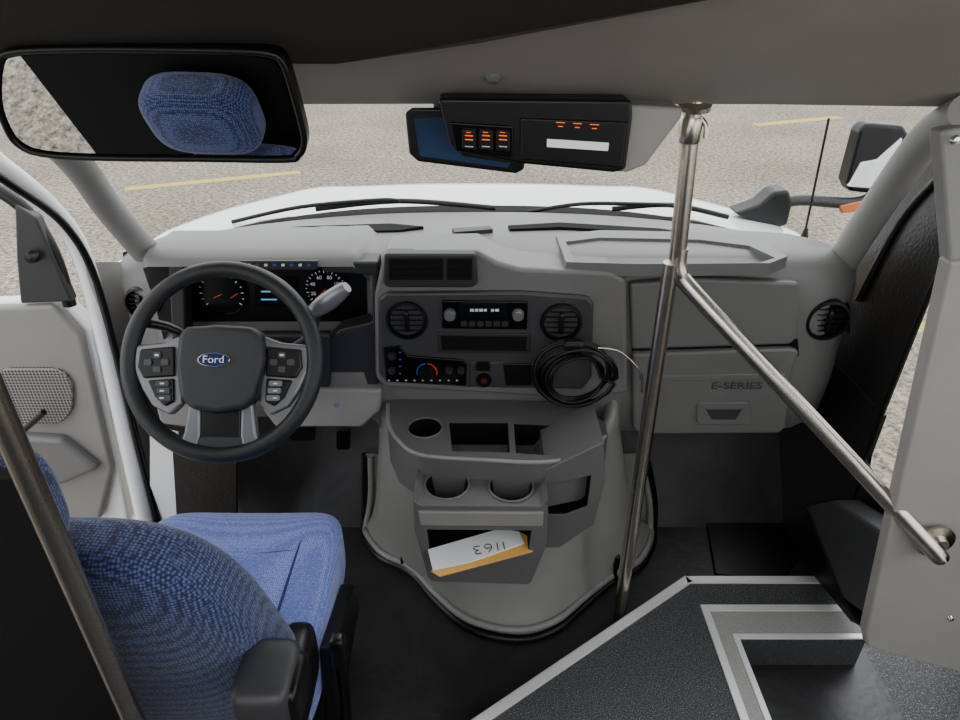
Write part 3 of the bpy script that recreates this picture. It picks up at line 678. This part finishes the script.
# ================================================================ RIGHT PARTITION
pp_=empty('entry_partition',PY(900,640,.95),'light grey entry partition panel beside the steps','partition')
pyp('partition_panel',[(950,262),(957,262),(1060,262),(1060,700),(868,648),(866,634)],.94,.03,PANEL,pp_,bevel=.006)
pyp('upper_post',[(940,132),(958,128),(1000,128),(1000,268),(950,268)],.95,.03,PILL,pp_,bevel=.006)
for x,y in ((912,520),(950,618),(955,140)):
    lathe('screw',PY(x,y,.94),(0,-1,0),[(0.0001,.006),(.005,.005),(.007,0)],CHROME,pp_,seg=16)
# ================================================================ PLATFORM AND STEPS
pf=empty('step_platform',(.6,1.05,0),'speckled dark entry platform and stairwell with aluminium edge trim','steps')
Z=.10
plat=[(-.06,.85),(.575,1.295),(.975,1.295),(.975,1.20),(.60,1.20),(.57,.3),(-.06,.3)]
prism('platform_tread',[(a,b,Z) for a,b in plat],(0,0,-.10),SPECK,pf)
def strip(nm,a,b,w,z,h,m=ALU):
    A=Vector((a[0],a[1],z));B=Vector((b[0],b[1],z)); d=(B-A).normalized(); n=Vector((-d.y,d.x,0))*w/2
    return prism(nm,[A-n,B-n,B+n,A+n],(0,0,h),m,pf,bevel=.001)
strip('edge_trim',(-.06,.845),(.58,1.293),.024,Z-.001,.006)
strip('edge_trim',(.57,1.29),(.975,1.29),.024,Z-.001,.006)
strip('edge_trim_face',(-.06,.862),(.575,1.307),.004,0,Z)
L=lambda x0,x1,y0,y1,z,h,m,nm='nosing': box(nm,x0,x1,y0,y1,z,z+h,m,pf,bevel=.001)
L(.585,.975,1.185,1.205,Z,.005,ALU); L(.655,.975,1.10,1.115,Z,.005,ALU); L(.605,.975,1.115,1.185,Z-.004,.006,SPECKL,'grit_strip')
L(.585,.605,.3,1.185,Z,.005,ALU); L(.64,.655,.3,1.115,Z,.005,ALU); L(.605,.64,.3,1.115,Z-.004,.006,SPECKL,'grit_strip')
L(.60,.975,1.10,1.20,-.1,.196,SPECK,'riser'); L(.60,.655,.3,1.10,-.1,.196,SPECK,'riser')
box('lower_tread',.60,1.45,.3,1.10,-.16,-.10,SPECK,pf)
box('lower_tread_side',.975,1.45,1.10,1.32,-.16,-.10,SPECK,pf)
L(.72,.90,1.02,1.04,-.1,.006,ALU); L(.80,.82,.3,1.02,-.1,.006,ALU); L(.88,.90,.3,1.02,-.1,.006,ALU); L(.82,.88,.3,1.02,-.1,.003,SPECKL,'grit_strip')
# ================================================================ OVERHEAD UNIT
oc=empty('overhead_console',PY(540,110,1.16),'black overhead switch console with amber lit switches','console')
pyp('console_housing',[(612,104),(684,108),(682,118),(646,166),(628,173),(600,172)],1.15,.10,PANEL,oc,bevel=.008)
pyp('console_body',[(438,98),(632,100),(633,116),(626,170),(614,173),(520,164),(456,152),(450,145)],1.13,.10,BLACK,oc,bevel=.006)
pyp('switch_bank',[(450,122),(514,126),(513,158),(456,151)],1.127,.01,GLOSS,oc,bevel=.003)
for x in (469,486,503):
    s=pyp('rocker_switch',[(x-7,129+(x-469)*.05),(x+7,130+(x-469)*.05),(x+7,150+(x-469)*.06),(x-7,149+(x-469)*.06)],1.121,.012,BLACK,oc,bevel=.002)
    for q in ([(x-4,135),(x+4,135.5),(x+4,136.5),(x-4,136)],[(x-4,139),(x+4,139.5),(x+4,140.5),(x-4,140)],[(x-3,132),(x+2,132.3),(x+2,133),(x-3,132.7)]):
        pyp('switch_icon',q,1.1195,.001,AMB,s)
    pyp('switch_icon',[(x-4,146),(x+4,146.5),(x+4,147.3),(x-4,146.8)],1.1195,.001,TXT,s)
pyp('clock_module',[(520,118),(628,122),(622,168),(520,160)],1.126,.01,BLACK,oc,bevel=.003)
pyp('label_strip',[(547,139),(609,143),(608,151),(547,147)],1.123,.002,LCDW,oc)
for x in (560,577,594):
    pyp('amber_icon',[(x-4,122+(x-560)*.06),(x+5,122.4+(x-560)*.06),(x+5,123.2+(x-560)*.06),(x-4,122.8+(x-560)*.06)],1.1245,.001,AMB,oc)
    pyp('amber_icon',[(x-2,126+(x-560)*.06),(x+3,126.2+(x-560)*.06),(x+3,127+(x-560)*.06),(x-2,126.8+(x-560)*.06)],1.1245,.001,AMB,oc)
mo=empty('rearview_monitor',PY(440,112,1.24),'rearview mirror monitor with bluish screen under the header','monitor')
pyp('monitor_housing',[(405,113),(412,108),(450,108),(470,150),(526,158),(524,170),(516,174),(418,162),(409,154)],1.235,.03,BLACK,mo,bevel=.005)
pyp('monitor_screen',[(414,119),(448,117),(462,156),(510,163),(508,168),(420,156)],1.233,.003,SCRB,mo)
tube('monitor_stem',[PY(440,112,1.25),PY(440,98,1.25)],.012,BLACK,mo,seg=12)
# ================================================================ INTERIOR MIRROR
mc=O+ray(150,104)*.90
n=Vector((-.035,-.95,-.30)).normalized()
def MP(px,py,off=0):
    d=ray(px,py); t=(mc-O).dot(n)/d.dot(n); return O+d*t+n*off
im=empty('interior_mirror',MP(150,60),'wide rounded rectangular black framed interior mirror','mirror')
out=[(-2,60),(10,50),(60,47),(150,47),(240,49),(272,52),(284,60),(293,85),(305,130),(306,148),(300,158),(288,162),(200,161),(100,160),(40,156),(16,146),(4,128),(-4,100)]
so=[(v.x,v.y) for v in cr([(a,b,0) for a,b in out],3,True)]; cx,cy=150,104
inn=[(cx+(a-cx)*.955,cy+(b-cy)*.88) for a,b in so]
prism('mirror_frame',[MP(a,b,-.003) for a,b in so],-n*.02,BLACK,im,bevel=.003)
tube('frame_rim',[MP(cx+(a-cx)*.985,cy+(b-cy)*.96,0) for a,b in so],.0048,BLACK,im,closed=True,seg=10)
mk('mirror_glass',[MP(a,b,.001) for a,b in inn],[tuple(range(len(inn)))],MIRR,im)
tube('mirror_arm',[MP(190,100,-.02),MP(190,70,-.05),Vector((MP(190,60).x,1.05,1.46))],.009,BLACK,im,smoothn=5)
# ================================================================ finalise parents / origins
bpy.context.view_layer.update()
for ob in list(bpy.data.objects):
    if ob.type=='MESH':
        me=ob.data; lo=Vector((1e9,)*3); hi=-lo
        for v in me.vertices:
            for k in range(3): lo[k]=min(lo[k],v.co[k]); hi[k]=max(hi[k],v.co[k])
        c=(lo+hi)/2; me.transform(Matrix.Translation(-c)); ob.location=ob.location+c
for nm,p in PARENT.items():
    ob=bpy.data.objects[nm]; ob.parent=p
for nm,p in PARENT.items():
    ob=bpy.data.objects[nm]; ob.matrix_parent_inverse=Matrix.Translation(-Vector(p.location))
# ================================================================ light and camera
w=bpy.data.worlds.new('World'); bpy.context.scene.world=w; w.use_nodes=True
nt=w.node_tree; bg=nt.nodes['Background']; bg.inputs['Color'].default_value=(0.96,0.98,1.0,1); bg.inputs['Strength'].default_value=2.7
sd=bpy.data.lights.new('sun','SUN'); sd.energy=1.0; sd.angle=math.radians(25); so_=bpy.data.objects.new('sun',sd); so_.rotation_euler=(math.radians(-35),math.radians(20),0)
bpy.context.collection.objects.link(so_)
ad=bpy.data.lights.new('rear_fill','AREA'); ad.energy=22; ad.size=1.2; ao=bpy.data.objects.new('rear_fill',ad); ao.location=(0,-.4,2.0); ao.rotation_euler=(math.radians(40),0,0)  # added fill light behind the camera, brightens the cab, stands for no fixture
bpy.context.collection.objects.link(ao)
cd=bpy.data.cameras.new('camera'); cd.sensor_fit='HORIZONTAL'; cd.sensor_width=36; cd.lens=F/960*36; cd.clip_start=.02; cd.clip_end=200
co=bpy.data.objects.new('camera',cd); co.location=O; co.rotation_euler=(math.radians(60),0,0); bpy.context.collection.objects.link(co)
bpy.context.scene.camera=co
